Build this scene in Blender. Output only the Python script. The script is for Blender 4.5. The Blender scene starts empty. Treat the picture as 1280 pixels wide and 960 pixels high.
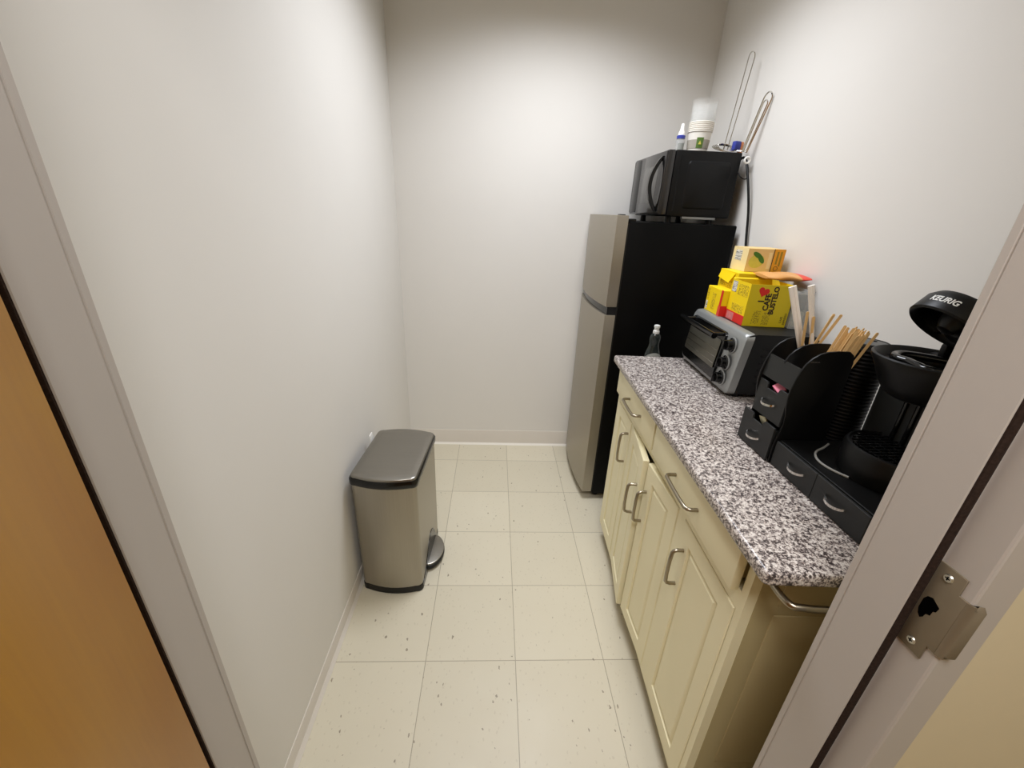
import bpy, bmesh, math, random
from mathutils import Vector, Matrix
random.seed(7)
PI = math.pi
scene = bpy.context.scene
COL = scene.collection

# ------------------------------------------------------------------ materials
def s2l(c):
    return tuple((v / 12.92 if v <= .04045 else ((v + .055) / 1.055) ** 2.4) for v in c)

def rgb(r, g, b):
    return (*s2l((r / 255, g / 255, b / 255)), 1)

class NT:
    """small node-tree helper"""
    def __init__(self, name):
        self.m = bpy.data.materials.new(name); self.m.use_nodes = True
        self.t = self.m.node_tree; self.n = self.t.nodes; self.l = self.t.links
        self.b = self.n['Principled BSDF']
    def node(self, kind, **kw):
        nd = self.n.new(kind)
        for k, v in kw.items():
            if k.startswith('i_'):
                nd.inputs[k[2:].replace('_', ' ')].default_value = v
            else:
                setattr(nd, k, v)
        return nd
    def link(self, a, b): self.l.new(a, b)
    def math(self, op, a, b=None, c=None):
        nd = self.n.new('ShaderNodeMath'); nd.operation = op
        for i, v in enumerate((a, b, c)):
            if v is None: continue
            if isinstance(v, (int, float)): nd.inputs[i].default_value = v
            else: self.link(v, nd.inputs[i])
        return nd.outputs[0]
    def mix(self, fac, a, b):
        nd = self.n.new('ShaderNodeMix'); nd.data_type = 'RGBA'
        for s, v in ((nd.inputs[0], fac), (nd.inputs[6], a), (nd.inputs[7], b)):
            if isinstance(v, (tuple, float, int)): s.default_value = v
            else: self.link(v, s)
        return nd.outputs[2]
    def ramp(self, src, stops, interp='LINEAR'):
        nd = self.n.new('ShaderNodeValToRGB'); nd.color_ramp.interpolation = interp
        e = nd.color_ramp.elements
        while len(e) > 1: e.remove(e[-1])
        e[0].position, e[0].color = stops[0]
        for p, c in stops[1:]:
            x = e.new(p); x.color = c
        self.link(src, nd.inputs[0]); return nd.outputs[0]
    def bump(self, h, strength=.2, dist=.002):
        nd = self.n.new('ShaderNodeBump'); nd.inputs['Strength'].default_value = strength
        nd.inputs['Distance'].default_value = dist
        self.link(h, nd.inputs['Height']); self.link(nd.outputs[0], self.b.inputs['Normal'])
    def noise(self, scale, detail=3, rough=.5, vec=None):
        nd = self.n.new('ShaderNodeTexNoise'); nd.inputs['Scale'].default_value = scale
        nd.inputs['Detail'].default_value = detail; nd.inputs['Roughness'].default_value = rough
        self.link(vec if vec is not None else self.pos(), nd.inputs['Vector']); return nd.outputs[0]
    def pos(self):
        if not hasattr(self, '_p'): self._p = self.n.new('ShaderNodeTexCoord').outputs['Object']
        return self._p
    def scaled(self, sx, sy, sz, rot=(0, 0, 0)):
        nd = self.n.new('ShaderNodeMapping'); nd.inputs['Scale'].default_value = (sx, sy, sz)
        nd.inputs['Rotation'].default_value = rot
        self.link(self.pos(), nd.inputs[0]); return nd.outputs[0]

def plain(name, col, rough=.5, metal=0., vary=.04, scale=30, bump=0., coat=0., trans=0., ior=1.45, spec=.5, alpha=1.):
    t = NT(name); b = t.b
    n = t.noise(scale, 3)
    dark = tuple(c * (1 - vary) for c in col[:3]) + (1,)
    lite = tuple(min(1, c * (1 + vary)) for c in col[:3]) + (1,)
    t.link(t.mix(n, dark, lite), b.inputs['Base Color'])
    b.inputs['Roughness'].default_value = rough; b.inputs['Metallic'].default_value = metal
    b.inputs['Coat Weight'].default_value = coat; b.inputs['Transmission Weight'].default_value = trans
    b.inputs['IOR'].default_value = ior; b.inputs['Specular IOR Level'].default_value = spec
    b.inputs['Alpha'].default_value = alpha
    if bump: t.bump(t.noise(scale * 8, 3), bump, .001)
    return t.m

def brushed(name, col, rough, axis, lo=.9, hi=1.08):
    """brushed steel: fine streaks along one axis"""
    t = NT(name); b = t.b
    sc = [400, 400, 400]; sc[axis] = 3
    n = t.noise(1, 4, .6, t.scaled(*sc))
    a = tuple(c * lo for c in col[:3]) + (1,); c2 = tuple(min(1, c * hi) for c in col[:3]) + (1,)
    t.link(t.mix(n, a, c2), b.inputs['Base Color'])
    b.inputs['Metallic'].default_value = .9
    r = t.math('MULTIPLY_ADD', n, .12, rough - .06); t.link(r, b.inputs['Roughness'])
    t.bump(n, .03, .0005)
    return t.m

M = {}
M['wall'] = plain('painted_drywall', rgb(226, 222, 215), .72, vary=.012, scale=6, bump=.12, spec=.3)
M['wall_hall'] = plain('beige_hall_paint', rgb(214, 200, 168), .75, vary=.03, scale=9, bump=.15, spec=.3)
M['ceiling'] = plain('ceiling_white', rgb(222, 220, 214), .85, vary=.02)
M['cove'] = plain('vinyl_cove_base', rgb(216, 208, 196), .5, vary=.03, scale=12)
M['cove_toe_highlight'] = plain('vinyl_toe_painted_highlight', rgb(232, 226, 214), .4, vary=.03, scale=12)  # lighter copy of the cove vinyl: highlight along the back toe, painted in
M['frame_paint'] = plain('grey_frame_enamel', rgb(182, 174, 166), .42, vary=.015, scale=14, bump=.05)
M['gasket'] = plain('brown_pile_gasket', rgb(52, 40, 34), .95, vary=.5, scale=300, bump=.6, spec=.1)
M['strike'] = plain('dull_steel_plate', rgb(128, 116, 96), .5, .35, .06, 60)
M['screw'] = plain('bright_screw_steel', rgb(205, 200, 188), .35, 1., .08, 200)
M['void'] = plain('black_void', rgb(6, 6, 6), .9, spec=0)
M['black'] = plain('black_satin_plastic', rgb(12, 12, 12), .4, vary=.08, scale=40, spec=.3)
M['black_gloss'] = plain('black_gloss_plastic', rgb(11, 11, 11), .18, vary=.06)
M['black_matt'] = plain('black_matt_plastic', rgb(11, 11, 11), .55, vary=.1, scale=60)
M['black_org'] = plain('charcoal_laminate', rgb(27, 28, 27), .5, vary=.05, scale=60)
M['fridge_side'] = plain('black_textured_enamel', rgb(6, 6, 6), .4, vary=.1, scale=120, bump=.05, spec=.12)
M['mw_front'] = plain('dark_glass_front', rgb(46, 44, 42), .14, vary=.03)
M['mw_window_reflection'] = plain('window_painted_reflection', rgb(84, 82, 78), .16, vary=.03)  # dark glass lightened: reflection of the pale wall put into the colour
M['mw_body'] = plain('black_painted_steel', rgb(16, 16, 16), .42, vary=.06, bump=.05, spec=.25)
M['steel_v'] = brushed('brushed_steel_upright', rgb(166, 160, 148), .36, 2)
M['steel_h'] = brushed('brushed_steel_lid', rgb(146, 142, 134), .3, 0)
M['steel_fridge'] = brushed('grey_steel_door', rgb(168, 161, 148), .42, 1)
M['chrome'] = plain('chrome', rgb(215, 213, 208), .12, 1., .02)
M['nickel'] = plain('satin_nickel', rgb(158, 148, 130), .28, 1., .04)
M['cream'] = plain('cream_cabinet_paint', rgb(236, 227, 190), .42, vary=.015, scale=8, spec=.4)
M['cream_shaded'] = plain('cream_end_painted_shade', rgb(178, 163, 120), .6, vary=.03, scale=5)  # same cream paint darkened: shade on the cart's near end put into the colour
M['silver'] = plain('silver_plastic', rgb(150, 152, 150), .38, .5, .03)
M['oven_glass'] = plain('tinted_oven_glass', rgb(70, 72, 66), .08, vary=.1, trans=.6)
M['oven_inside'] = plain('oven_liner_steel', rgb(110, 108, 98), .35, .8, .15, 25)
M['paper_white'] = plain('white_paper', rgb(236, 230, 218), .7, vary=.02)
M['sleeve'] = plain('grey_printed_band', rgb(176, 168, 154), .8, vary=.08, scale=200)
M['green'] = plain('green_print', rgb(92, 122, 52), .7, vary=.1, scale=90)
M['clear'] = plain('clear_plastic', rgb(244, 244, 240), .15, vary=0, alpha=.06)
M['frost'] = plain('clear_grey_plastic', rgb(206, 208, 206), .2, vary=.02, alpha=.35)
M['grey_card'] = plain('grey_sachets', rgb(110, 112, 110), .5, vary=.25, scale=40)
M['white_plastic'] = plain('white_plastic', rgb(240, 238, 232), .35, vary=.02)
M['straw'] = plain('white_straw_wrapper', rgb(232, 224, 214), .6, vary=.04, scale=60)
M['blue'] = plain('blue_plastic', rgb(52, 62, 150), .4, vary=.05)
M['orange'] = plain('orange_print', rgb(206, 132, 84), .5, vary=.08)
M['yellow'] = plain('yellow_carton', rgb(240, 206, 10), .5, vary=.03, scale=20)
M['yellow_dark'] = plain('yellow_carton_panel', rgb(214, 190, 20), .5, vary=.03, scale=20)
M['red'] = plain('red_print', rgb(214, 38, 28), .5, vary=.05)
M['ink'] = plain('dark_brown_ink', rgb(48, 32, 12), .6, vary=.05)
M['ink_soft'] = plain('ochre_small_print', rgb(150, 128, 20), .6, vary=.2, scale=160)
M['tea_card'] = plain('pale_kraft_carton', rgb(228, 196, 132), .6, vary=.05, scale=40)
M['tea_pale'] = plain('cream_carton_end', rgb(238, 216, 160), .6, vary=.04, scale=40)
M['tea_orange'] = plain('amber_carton_panel', rgb(226, 160, 22), .55, vary=.05, scale=40)
M['lemon'] = plain('lemon_print', rgb(206, 196, 84), .6, vary=.1, scale=80)
M['leaf'] = plain('leaf_print', rgb(64, 118, 34), .6, vary=.15, scale=80)
M['kraft'] = plain('tan_foil_bag', rgb(216, 158, 92), .4, vary=.08, scale=30)
M['bag_red'] = plain('red_foil_bag_end', rgb(222, 74, 56), .4, vary=.1, scale=40)
M['wood_stick'] = plain('birch_stick', rgb(222, 184, 126), .65, vary=.15, scale=60)
M['print_pic'] = plain('pink_photo_print', rgb(206, 120, 116), .5, vary=.35, scale=90)
M['pink'] = plain('pink_sachet', rgb(226, 132, 156), .6, vary=.12, scale=90)
M['beige_sachet'] = plain('beige_sachet', rgb(196, 190, 160), .6, vary=.08, scale=90)
M['soap'] = plain('dark_soap_bottle', rgb(38, 44, 42), .12, vary=.1, trans=.2)
M['soap_label'] = plain('grey_soap_label', rgb(150, 152, 146), .5, vary=.1, scale=60)
M['cap_clear'] = plain('pale_cap', rgb(205, 205, 200), .25, vary=.03)
M['cable'] = plain('grey_cable', rgb(140, 138, 132), .4, vary=.04)
M['letter'] = plain('pale_lettering', rgb(225, 225, 222), .5, vary=.01)
M['badge'] = plain('faint_badge', rgb(205, 200, 190), .3, .8, .02)
M['lid_grey'] = plain('charcoal_lid_top', rgb(74, 74, 72), .4, vary=.05)

def mat_floor():
    t = NT('vinyl_composition_tile'); b = t.b; T = .3048
    sep = t.node('ShaderNodeSeparateXYZ'); t.link(t.pos(), sep.inputs[0])
    ux = t.math('DIVIDE', t.math('SUBTRACT', sep.outputs[0], .0999), T)
    uy = t.math('DIVIDE', t.math('SUBTRACT', sep.outputs[1], .9222), T)
    def edge(u):
        f = t.math('FRACT', u)
        return t.math('MINIMUM', f, t.math('SUBTRACT', 1., f))
    d = t.math('MINIMUM', edge(ux), edge(uy))
    line = t.math('LESS_THAN', d, .0042)
    cell = t.node('ShaderNodeCombineXYZ')
    t.link(t.math('FLOOR', ux), cell.inputs[0]); t.link(t.math('FLOOR', uy), cell.inputs[1])
    wn = t.node('ShaderNodeTexWhiteNoise'); t.link(cell.outputs[0], wn.inputs[0])
    base = t.mix(wn.outputs[0], rgb(207, 199, 177), rgb(216, 208, 186))
    soft = t.noise(5, 4, .6)
    base = t.mix(t.math('MULTIPLY', soft, .34), base, rgb(196, 184, 158))
    # flecks
    mp = t.scaled(1, .6, 1, (0, 0, .6))
    wob = t.node('ShaderNodeVectorMath', operation='ADD'); t.link(mp, wob.inputs[0])
    nz = t.node('ShaderNodeTexNoise'); nz.inputs['Scale'].default_value = 120; t.link(t.pos(), nz.inputs['Vector'])
    sc = t.node('ShaderNodeVectorMath', operation='SCALE'); sc.inputs['Scale'].default_value = .008
    t.link(nz.outputs['Color'], sc.inputs[0]); t.link(sc.outputs[0], wob.inputs[1])
    v = t.node('ShaderNodeTexVoronoi'); v.inputs['Scale'].default_value = 46; t.link(wob.outputs[0], v.inputs['Vector'])
    rare = t.node('ShaderNodeSeparateColor'); t.link(v.outputs['Color'], rare.inputs[0])
    thr = t.math('MULTIPLY', t.math('GREATER_THAN', rare.outputs[0], .66), t.math('MULTIPLY_ADD', rare.outputs[1], .11, .055))
    fl = t.math('LESS_THAN', v.outputs['Distance'], thr)
    base = t.mix(t.math('MULTIPLY', fl, .72), base, rgb(112, 98, 80))
    v2 = t.node('ShaderNodeTexVoronoi'); v2.inputs['Scale'].default_value = 70; t.link(wob.outputs[0], v2.inputs['Vector'])
    fl2 = t.math('LESS_THAN', v2.outputs['Distance'], .17)
    base = t.mix(t.math('MULTIPLY', fl2, .22), base, rgb(160, 146, 122))
    base = t.mix(t.math('MULTIPLY', line, .6), base, rgb(118, 106, 88))
    t.link(base, b.inputs['Base Color'])
    t.link(t.math('MULTIPLY_ADD', soft, .2, .34), b.inputs['Roughness'])
    h = t.math('SUBTRACT', t.math('MULTIPLY', t.noise(40, 3), .15), t.math('MULTIPLY', line, 1.))
    t.bump(h, .25, .0006)
    return t.m
M['floor'] = mat_floor()

def mat_granite():
    t = NT('speckled_granite'); b = t.b
    mp = t.scaled(1, 1, 1)
    n1 = t.noise(165, 2, .6, mp); n2 = t.noise(60, 3, .6, mp); n3 = t.noise(330, 2, .5, mp)
    s = t.math('ADD', t.math('MULTIPLY', n1, .62), t.math('MULTIPLY', n2, .18))
    s = t.math('ADD', s, t.math('MULTIPLY', n3, .2))
    c = t.ramp(s, [(0, rgb(40, 34, 33)), (.41, rgb(56, 49, 48)), (.455, rgb(104, 94, 91)), (.495, rgb(148, 137, 131)),
                   (.535, rgb(186, 176, 168)), (.59, rgb(210, 202, 194)), (1, rgb(228, 222, 214))])
    t.link(c, b.inputs['Base Color']); b.inputs['Roughness'].default_value = .28
    return t.m
M['granite'] = mat_granite()

def mat_wood():
    t = NT('orange_varnished_birch'); b = t.b
    mp = t.scaled(6, 6, .8)
    g = t.noise(6, 5, .6, mp)
    w = t.noise(2.2, 3, .5, t.scaled(1.2, 1.2, 1.0, (0, .6, 0)))
    fine = t.noise(1, 3, .6, t.scaled(160, 160, 6))
    c = t.ramp(w, [(.25, rgb(146, 88, 16)), (.45, rgb(178, 120, 22)), (.6, rgb(188, 134, 30)), (.8, rgb(164, 106, 30))])
    c = t.mix(t.math('MULTIPLY', g, .35), c, rgb(150, 92, 16))
    c = t.mix(t.math('MULTIPLY', fine, .22), c, rgb(116, 70, 16))
    t.link(c, b.inputs['Base Color'])
    b.inputs['Roughness'].default_value = .38; b.inputs['Specular IOR Level'].default_value = .25; b.inputs['Coat Weight'].default_value = .06; b.inputs['Coat Roughness'].default_value = .18
    return t.m
M['wood_door'] = mat_wood()

def mat_code(name, bg, fg, sx, sz):
    """printed small-text / barcode block: stripes broken by noise"""
    t = NT(name); b = t.b
    n = t.noise(1, 1, .5, t.scaled(sx, sx, sz))
    f = t.math('GREATER_THAN', n, .53)
    t.link(t.mix(f, bg, fg), b.inputs['Base Color']); b.inputs['Roughness'].default_value = .6
    return t.m
M['barcode'] = mat_code('barcode_print', rgb(226, 222, 210), rgb(70, 66, 66), 30, 900)
M['smallprint'] = mat_code('small_print_block', rgb(214, 190, 20), rgb(140, 118, 10), 500, 260)
M['smallprint_y'] = mat_code('small_print_bright', rgb(240, 206, 10), rgb(150, 120, 10), 420, 240)

# ------------------------------------------------------------------ mesh builder
class MB:
    def __init__(self): self.bm = bmesh.new()
    def merge(self, b2, X=None):
        if X is not None: bmesh.ops.transform(b2, matrix=X, verts=b2.verts)
        me = bpy.data.meshes.new('tmp'); b2.to_mesh(me); b2.free()
        self.bm.from_mesh(me); bpy.data.meshes.remove(me); return self
    def box(self, x0, x1, y0, y1, z0, z1, bev=0., seg=2, X=None):
        b = bmesh.new(); bmesh.ops.create_cube(b, size=1)
        bmesh.ops.scale(b, vec=(abs(x1 - x0), abs(y1 - y0), abs(z1 - z0)), verts=b.verts)
        bmesh.ops.translate(b, vec=((x0 + x1) / 2, (y0 + y1) / 2, (z0 + z1) / 2), verts=b.verts)
        if bev: bmesh.ops.bevel(b, geom=b.edges[:], offset=bev, segments=seg, affect='EDGES', profile=.5)
        return self.merge(b, X)
    def loft(self, rings, cap=True, closed=True, X=None):
        """rings: lists of equal length of 3D points"""
        b = bmesh.new(); R = [[b.verts.new(p) for p in r] for r in rings]; n = len(R[0])
        for a, c in zip(R, R[1:]):
            for i in range(n if closed else n - 1):
                j = (i + 1) % n; b.faces.new((a[i], a[j], c[j], c[i]))
        if cap and closed:
            b.faces.new(list(reversed(R[0]))); b.faces.new(R[-1])
        bmesh.ops.recalc_face_normals(b, faces=b.faces[:])
        return self.merge(b, X)
    def prism(self, pts, a0, a1, axis='z', bev=0., X=None, seg=2):
        def P(p, a):
            return {'x': (a, p[0], p[1]), 'y': (p[0], a, p[1]), 'z': (p[0], p[1], a)}[axis]
        b = bmesh.new()
        r0 = [b.verts.new(P(p, a0)) for p in pts]; r1 = [b.verts.new(P(p, a1)) for p in pts]
        n = len(pts)
        for i in range(n): b.faces.new((r0[i], r0[(i + 1) % n], r1[(i + 1) % n], r1[i]))
        f0 = b.faces.new(list(reversed(r0))); f1 = b.faces.new(r1)
        bmesh.ops.recalc_face_normals(b, faces=b.faces[:])
        if bev:
            ed = list({e for f in (f0, f1) for e in f.edges})
            bmesh.ops.bevel(b, geom=ed, offset=bev, segments=seg, affect='EDGES', profile=.5)
        return self.merge(b, X)
    def lathe(self, prof, o=(0, 0, 0), n=40, X=None, a0=0, a1=2 * PI):
        """prof: (r,z) list; open profile; r=0 ends close it"""
        full = abs(a1 - a0 - 2 * PI) < 1e-6
        b = bmesh.new(); rings = []
        for r, z in prof:
            if r < 1e-6: rings.append([b.verts.new((o[0], o[1], o[2] + z))])
            else:
                k = n if full else n + 1
                rings.append([b.verts.new((o[0] + r * math.cos(a0 + (a1 - a0) * i / n), o[1] + r * math.sin(a0 + (a1 - a0) * i / n), o[2] + z)) for i in range(k)])
        for a, c in zip(rings, rings[1:]):
            m = n
            for i in range(m):
                la, lc = len(a), len(c)
                j = (i + 1) % n if full else i + 1
                if la == 1 and lc == 1: continue
                if la == 1: b.faces.new((a[0], c[j], c[i]))
                elif lc == 1: b.faces.new((a[i], a[j], c[0]))
                else: b.faces.new((a[i], a[j], c[j], c[i]))
        bmesh.ops.recalc_face_normals(b, faces=b.faces[:])
        return self.merge(b, X)
    def cyl(self, p0, p1, r0, r1=None, n=24, bev=0.):
        r1 = r0 if r1 is None else r1
        p0, p1 = Vector(p0), Vector(p1); L = (p1 - p0).length
        q = Vector((0, 0, 1)).rotation_difference((p1 - p0).normalized()).to_matrix().to_4x4()
        prof = [(0, 0), (r0, 0), (r1, L), (0, L)]
        if bev: prof = [(0, 0), (r0 - bev, 0), (r0, bev), (r1, L - bev), (r1 - bev, L), (0, L)]
        return self.lathe(prof, n=n, X=Matrix.Translation(p0) @ q)
    def tube(self, pts, r, n=10, closed=False, smooth=0):
        pts = [Vector(p) for p in pts]
        for _ in range(smooth):
            q = []
            m = len(pts)
            for i in range(m if closed else m - 1):
                a, c = pts[i], pts[(i + 1) % m]; q += [a * .75 + c * .25, a * .25 + c * .75]
            if not closed: q = [pts[0]] + q[1:-1] + [pts[-1]]
            pts = q
        rings = []; m = len(pts); up = None
        for i, p in enumerate(pts):
            if closed: d = pts[(i + 1) % m] - pts[i - 1]
            else: d = pts[min(i + 1, m - 1)] - pts[max(i - 1, 0)]
            d.normalize()
            if up is None:
                up = Vector((0, 0, 1)) if abs(d.z) < .9 else Vector((1, 0, 0))
            s = d.cross(up); s.normalize(); up = s.cross(d); up.normalize()
            rings.append([p + r * (math.cos(2 * PI * k / n) * s + math.sin(2 * PI * k / n) * up) for k in range(n)])
        if closed: rings.append(rings[0])
        return self.loft(rings, cap=not closed)
    def build(self, name, mat, parent=None, smooth=40, kind=None):
        me = bpy.data.meshes.new(name)
        bmesh.ops.remove_doubles(self.bm, verts=self.bm.verts, dist=1e-6)
        if parent is not None:
            r = parent
            while r.parent: r = r.parent
            W = Matrix.Translation(r.location) @ r.rotation_euler.to_matrix().to_4x4()
            self.bm.transform(W.inverted())
        self.bm.to_mesh(me); self.bm.free()
        mats = mat if isinstance(mat, (list, tuple)) else [mat]
        for k in mats: me.materials.append(M[k])
        if smooth:
            me.shade_smooth(); me.set_sharp_from_angle(angle=math.radians(smooth))
        o = bpy.data.objects.new(name, me); COL.objects.link(o)
        if parent is not None: o.parent = parent
        if kind: o['kind'] = kind
        return o

def tag(o, label, cat, group=None):
    o['label'] = label; o['category'] = cat
    if group: o['group'] = group
    return o

def thing(name, loc, label, cat, rz=0., group=None):
    o = bpy.data.objects.new(name, None); COL.objects.link(o)
    o.location = loc; o.rotation_euler = (0, 0, rz); o.empty_display_size = .05
    return tag(o, label, cat, group)

def frame(o):
    return Matrix.Translation(o.location) @ o.rotation_euler.to_matrix().to_4x4()

def dup(root, loc, rz=None, label=None):
    r = root.copy(); COL.objects.link(r); r.location = loc
    if rz is not None: r.rotation_euler = rz
    if label: r['label'] = label
    for ch in list(root.children):
        c = ch.copy(); COL.objects.link(c); c.parent = r
        for g in list(ch.children):
            d = g.copy(); COL.objects.link(d); d.parent = c
    return r

def text_mesh(txt, size, depth=.0003, shear=0., bold=0.):
    cu = bpy.data.curves.new('txt', 'FONT'); cu.body = txt; cu.size = size; cu.extrude = depth
    cu.align_x = 'CENTER'; cu.align_y = 'CENTER'; cu.shear = shear; cu.offset = bold; cu.resolution_u = 4
    ob = bpy.data.objects.new('txt', cu); COL.objects.link(ob)
    dg = bpy.context.evaluated_depsgraph_get(); dg.update()
    me = bpy.data.meshes.new_from_object(ob.evaluated_get(dg))
    bpy.data.objects.remove(ob); b = bmesh.new(); b.from_mesh(me); bpy.data.meshes.remove(me)
    return b

def on_plane(o, right, up):
    """matrix taking text xy to a plane at o with the given right / up vectors"""
    r, u = Vector(right).normalized(), Vector(up).normalized(); n = r.cross(u)
    m = Matrix((r, u, n)).transposed().to_4x4(); m.translation = Vector(o); return m

def rrect(x0, x1, y0, y1, r, n=6):
    pts = []
    for cx, cy, a in ((x1 - r, y0 + r, -PI / 2), (x1 - r, y1 - r, 0), (x0 + r, y1 - r, PI / 2), (x0 + r, y0 + r, PI)):
        for i in range(n + 1):
            t = a + PI / 2 * i / n; pts.append((cx + r * math.cos(t), cy + r * math.sin(t)))
    return pts

# ------------------------------------------------------------------ the setting
XL, XR, YB, ZC = -.52, 1.022, 2.337, 2.44
YF, YS, YI = .291, .333, .408          # frame face, stop edge, inner edge of the doorway
XJL, XJR = -.3845, .4985               # faces of the two door stops
def struct(name, mb, mat, **kw): return mb.build(name, mat, kind='structure', **kw)

struct('floor', MB().box(-1.9, 1.9, -1.9, YB + .1, -.05, 0), 'floor', smooth=0)
struct('ceiling', MB().box(-1.9, 1.9, -1.9, YB + .1, ZC, ZC + .05), 'ceiling', smooth=0)
struct('wall_left', MB().box(XL - .1, XL, YI - .003, YB + .1, 0, ZC), 'wall', smooth=0)
struct('wall_right', MB().box(XR, XR + .1, YI - .003, YB + .1, 0, ZC), 'wall', smooth=0)
struct('wall_back', MB().box(XL, XR, YB, YB + .1, 0, ZC), 'wall', smooth=0)
w = MB()
w.box(-1.9, XJL - .02, YF + .012, YI - .004, 0, ZC); w.box(XJR + .02, 1.9, YF + .012, YI - .004, 0, ZC)
w.box(XJL - .02, XJR + .02, YF + .012, YI - .004, 2.15, ZC)
struct('wall_front', w, 'wall_hall', smooth=0)
w = MB().box(-1.9, 1.9, -1.9, -1.8, 0, ZC)
struct('wall_hall', w, 'wall_hall', smooth=0)
w = MB().box(-1.9, -1.8, -1.8, YF + .012, 0, ZC)
struct('wall_hall_left', w, 'wall_hall', smooth=0)
w = MB().box(1.8, 1.9, -1.8, YF + .012, 0, ZC)
struct('wall_hall_right', w, 'wall_hall', smooth=0)

def cove(name, p0, p1, nrm, h):
    """vinyl cove base: thin sheet with a curved toe"""
    p0, p1, nrm = Vector(p0), Vector(p1), Vector(nrm)
    prof = [(0, 0), (.016, 0), (.012, .004), (.007, .010), (.0045, .018), (.004, h - .004), (.002, h), (0, h)]
    mb = MB(); mb.loft([[p + nrm * a + Vector((0, 0, b)) for a, b in prof] for p in (p0, p1)])
    o = struct(name, mb, 'cove')
    t = MB(); pr = [(.0165, 0), (.0165, .0015), (.012, .0062), (.0075, .0118), (.0062, .0105), (.011, .003), (.013, 0)]
    t.loft([[p + nrm * a + Vector((0, 0, b)) for a, b in pr] for p in (p0, p1)])
    t.build('toe', 'cove' if abs(nrm.x) > .5 else 'cove_toe_highlight', o)
cove('baseboard_left', (XL, YI, 0), (XL, YB, 0), (1, 0, 0), .056)
cove('baseboard_back', (XL + .02, YB, 0), (XR - .02, YB, 0), (0, -1, 0), .103)
cove('baseboard_right', (XR, YI, 0), (XR, YB, 0), (-1, 0, 0), .1)

# hollow-metal door frame: both jambs and the head in one profile swept round the opening
def jamb_profile(ys):
    """(offset outwards from the stop face, y) walked from the room side to the hall side"""
    return [(.03, YI), (.0015, YI), (0, YI - .0015), (0, YI - .009), (.0012, YI - .0095), (.0012, YI - .0115), (0, YI - .012),
            (0, ys + .001), (.001, ys), (.016, ys), (.016, YF + .003), (.017, YF + .001), (.019, YF), (.058, YF), (.060, YF + .002), (.060, YF + .0125), (.03, YF + .0125)]
fr = MB()
YSL = .342
HD = 2.1
rings = []
for kind in ('l0', 'l1', 'r1', 'r0'):
    ring = []
    for off, y in jamb_profile(YSL if kind[0] == 'l' else YS):
        x = (XJL - off) if kind[0] == 'l' else (XJR + off)
        z = 0 if kind[1] == '0' else HD + off
        ring.append((x, y, z))
    rings.append(ring)
fr.loft(rings)
doorframe = struct('trim_1', fr, 'frame_paint', smooth=25)
g = MB()
for x0, x1, ys in ((XJL - .0155, XJL - .0012, YSL), (XJR + .0015, XJR + .0125, YS)):
    pts = [(x0, ys), (x1, ys), (x1, ys - .002), ((x0 + x1) / 2, ys - .0042), (x0, ys - .0025)]
    g.prism(pts, 0, HD, 'z')
g.build('weather_strip', 'gasket', doorframe)
# strike plate let into the right rabbet
XRB = XJR + .016
sp = MB()
zc = 1.009; pl = [(YS - .0005, zc - .0625), (YS - .0005, zc + .0625), (.3035, zc + .0625), (.3035, zc + .041), (YF + .004, zc + .041), (YF + .004, zc - .041), (.3035, zc - .041), (.3035, zc - .0625)]
sp.prism([(y, z) for y, z in pl], XRB - .0022, XRB + .0002, 'x', bev=.0006)
lip = []
for i in range(9):
    t = i / 8
    a = t * PI * .44
    lip.append((XRB - .0022 + (1 - math.cos(a)) * .014, YF + .004 - math.sin(a) * .0105))
rg = []
for z in (zc - .041, zc - .036, zc + .036, zc + .041):
    k = .004 if abs(z - zc) > .04 else 0
    outer = [(x, y + (k if i > 4 else 0)) for i, (x, y) in enumerate(lip)]
    inner = [(x + .0022, y + .0004) for x, y in reversed(outer)]
    rg.append([(x, y, z) for x, y in outer + inner])
sp.loft(rg)
strike = sp.build('strike_plate', 'strike', doorframe)
XCROSS = []
for z in (zc + .05, zc - .05):
    s = MB().cyl((XRB - .0036, .3185, z), (XRB - .0021, .3185, z), .0042, .0052, 20)
    sc = s.build('screw', 'screw', strike)
    c_ = MB(); c_.box(XRB - .0039, XRB - .0035, .3185 - .0024, .3185 + .0024, z - .0006, z + .0006); c_.box(XRB - .0039, XRB - .0035, .3185 - .0006, .3185 + .0006, z - .0024, z + .0024); XCROSS.append((c_, z))
h = MB()
for c_, z in XCROSS: c_.build('cross_recess', 'void', strike, smooth=0)
hole = [(.3265, zc - .013), (.3285, zc - .006), (.3285, zc + .008), (.326, zc + .014), (.321, zc + .0165), (.315, zc + .013), (.3115, zc + .011), (.3125, zc + .004), (.315, zc + .002), (.3155, zc - .005), (.3195, zc - .007), (.3205, zc - .013), (.323, zc - .0165)]
h.prism(hole, XRB - .0025, XRB - .0019, 'x')
h.build('latch_hole', 'void', strike, smooth=0)

# wooden door, swung open towards the hall
th = math.radians(60); T_D = .044
piv = Vector((XJL - .016 + .0042, YF, 0))
dx = Vector((math.cos(th), -math.sin(th), 0)); tx = Vector((math.sin(th), math.cos(th), 0))
DM = Matrix((dx, tx, Vector((0, 0, 1)))).transposed().to_4x4(); DM.translation = piv
door = MB().box(.002, .90, 0, T_D, .012, 2.09, .0015, X=DM).build('door_1', 'wood_door', kind='structure')

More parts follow.
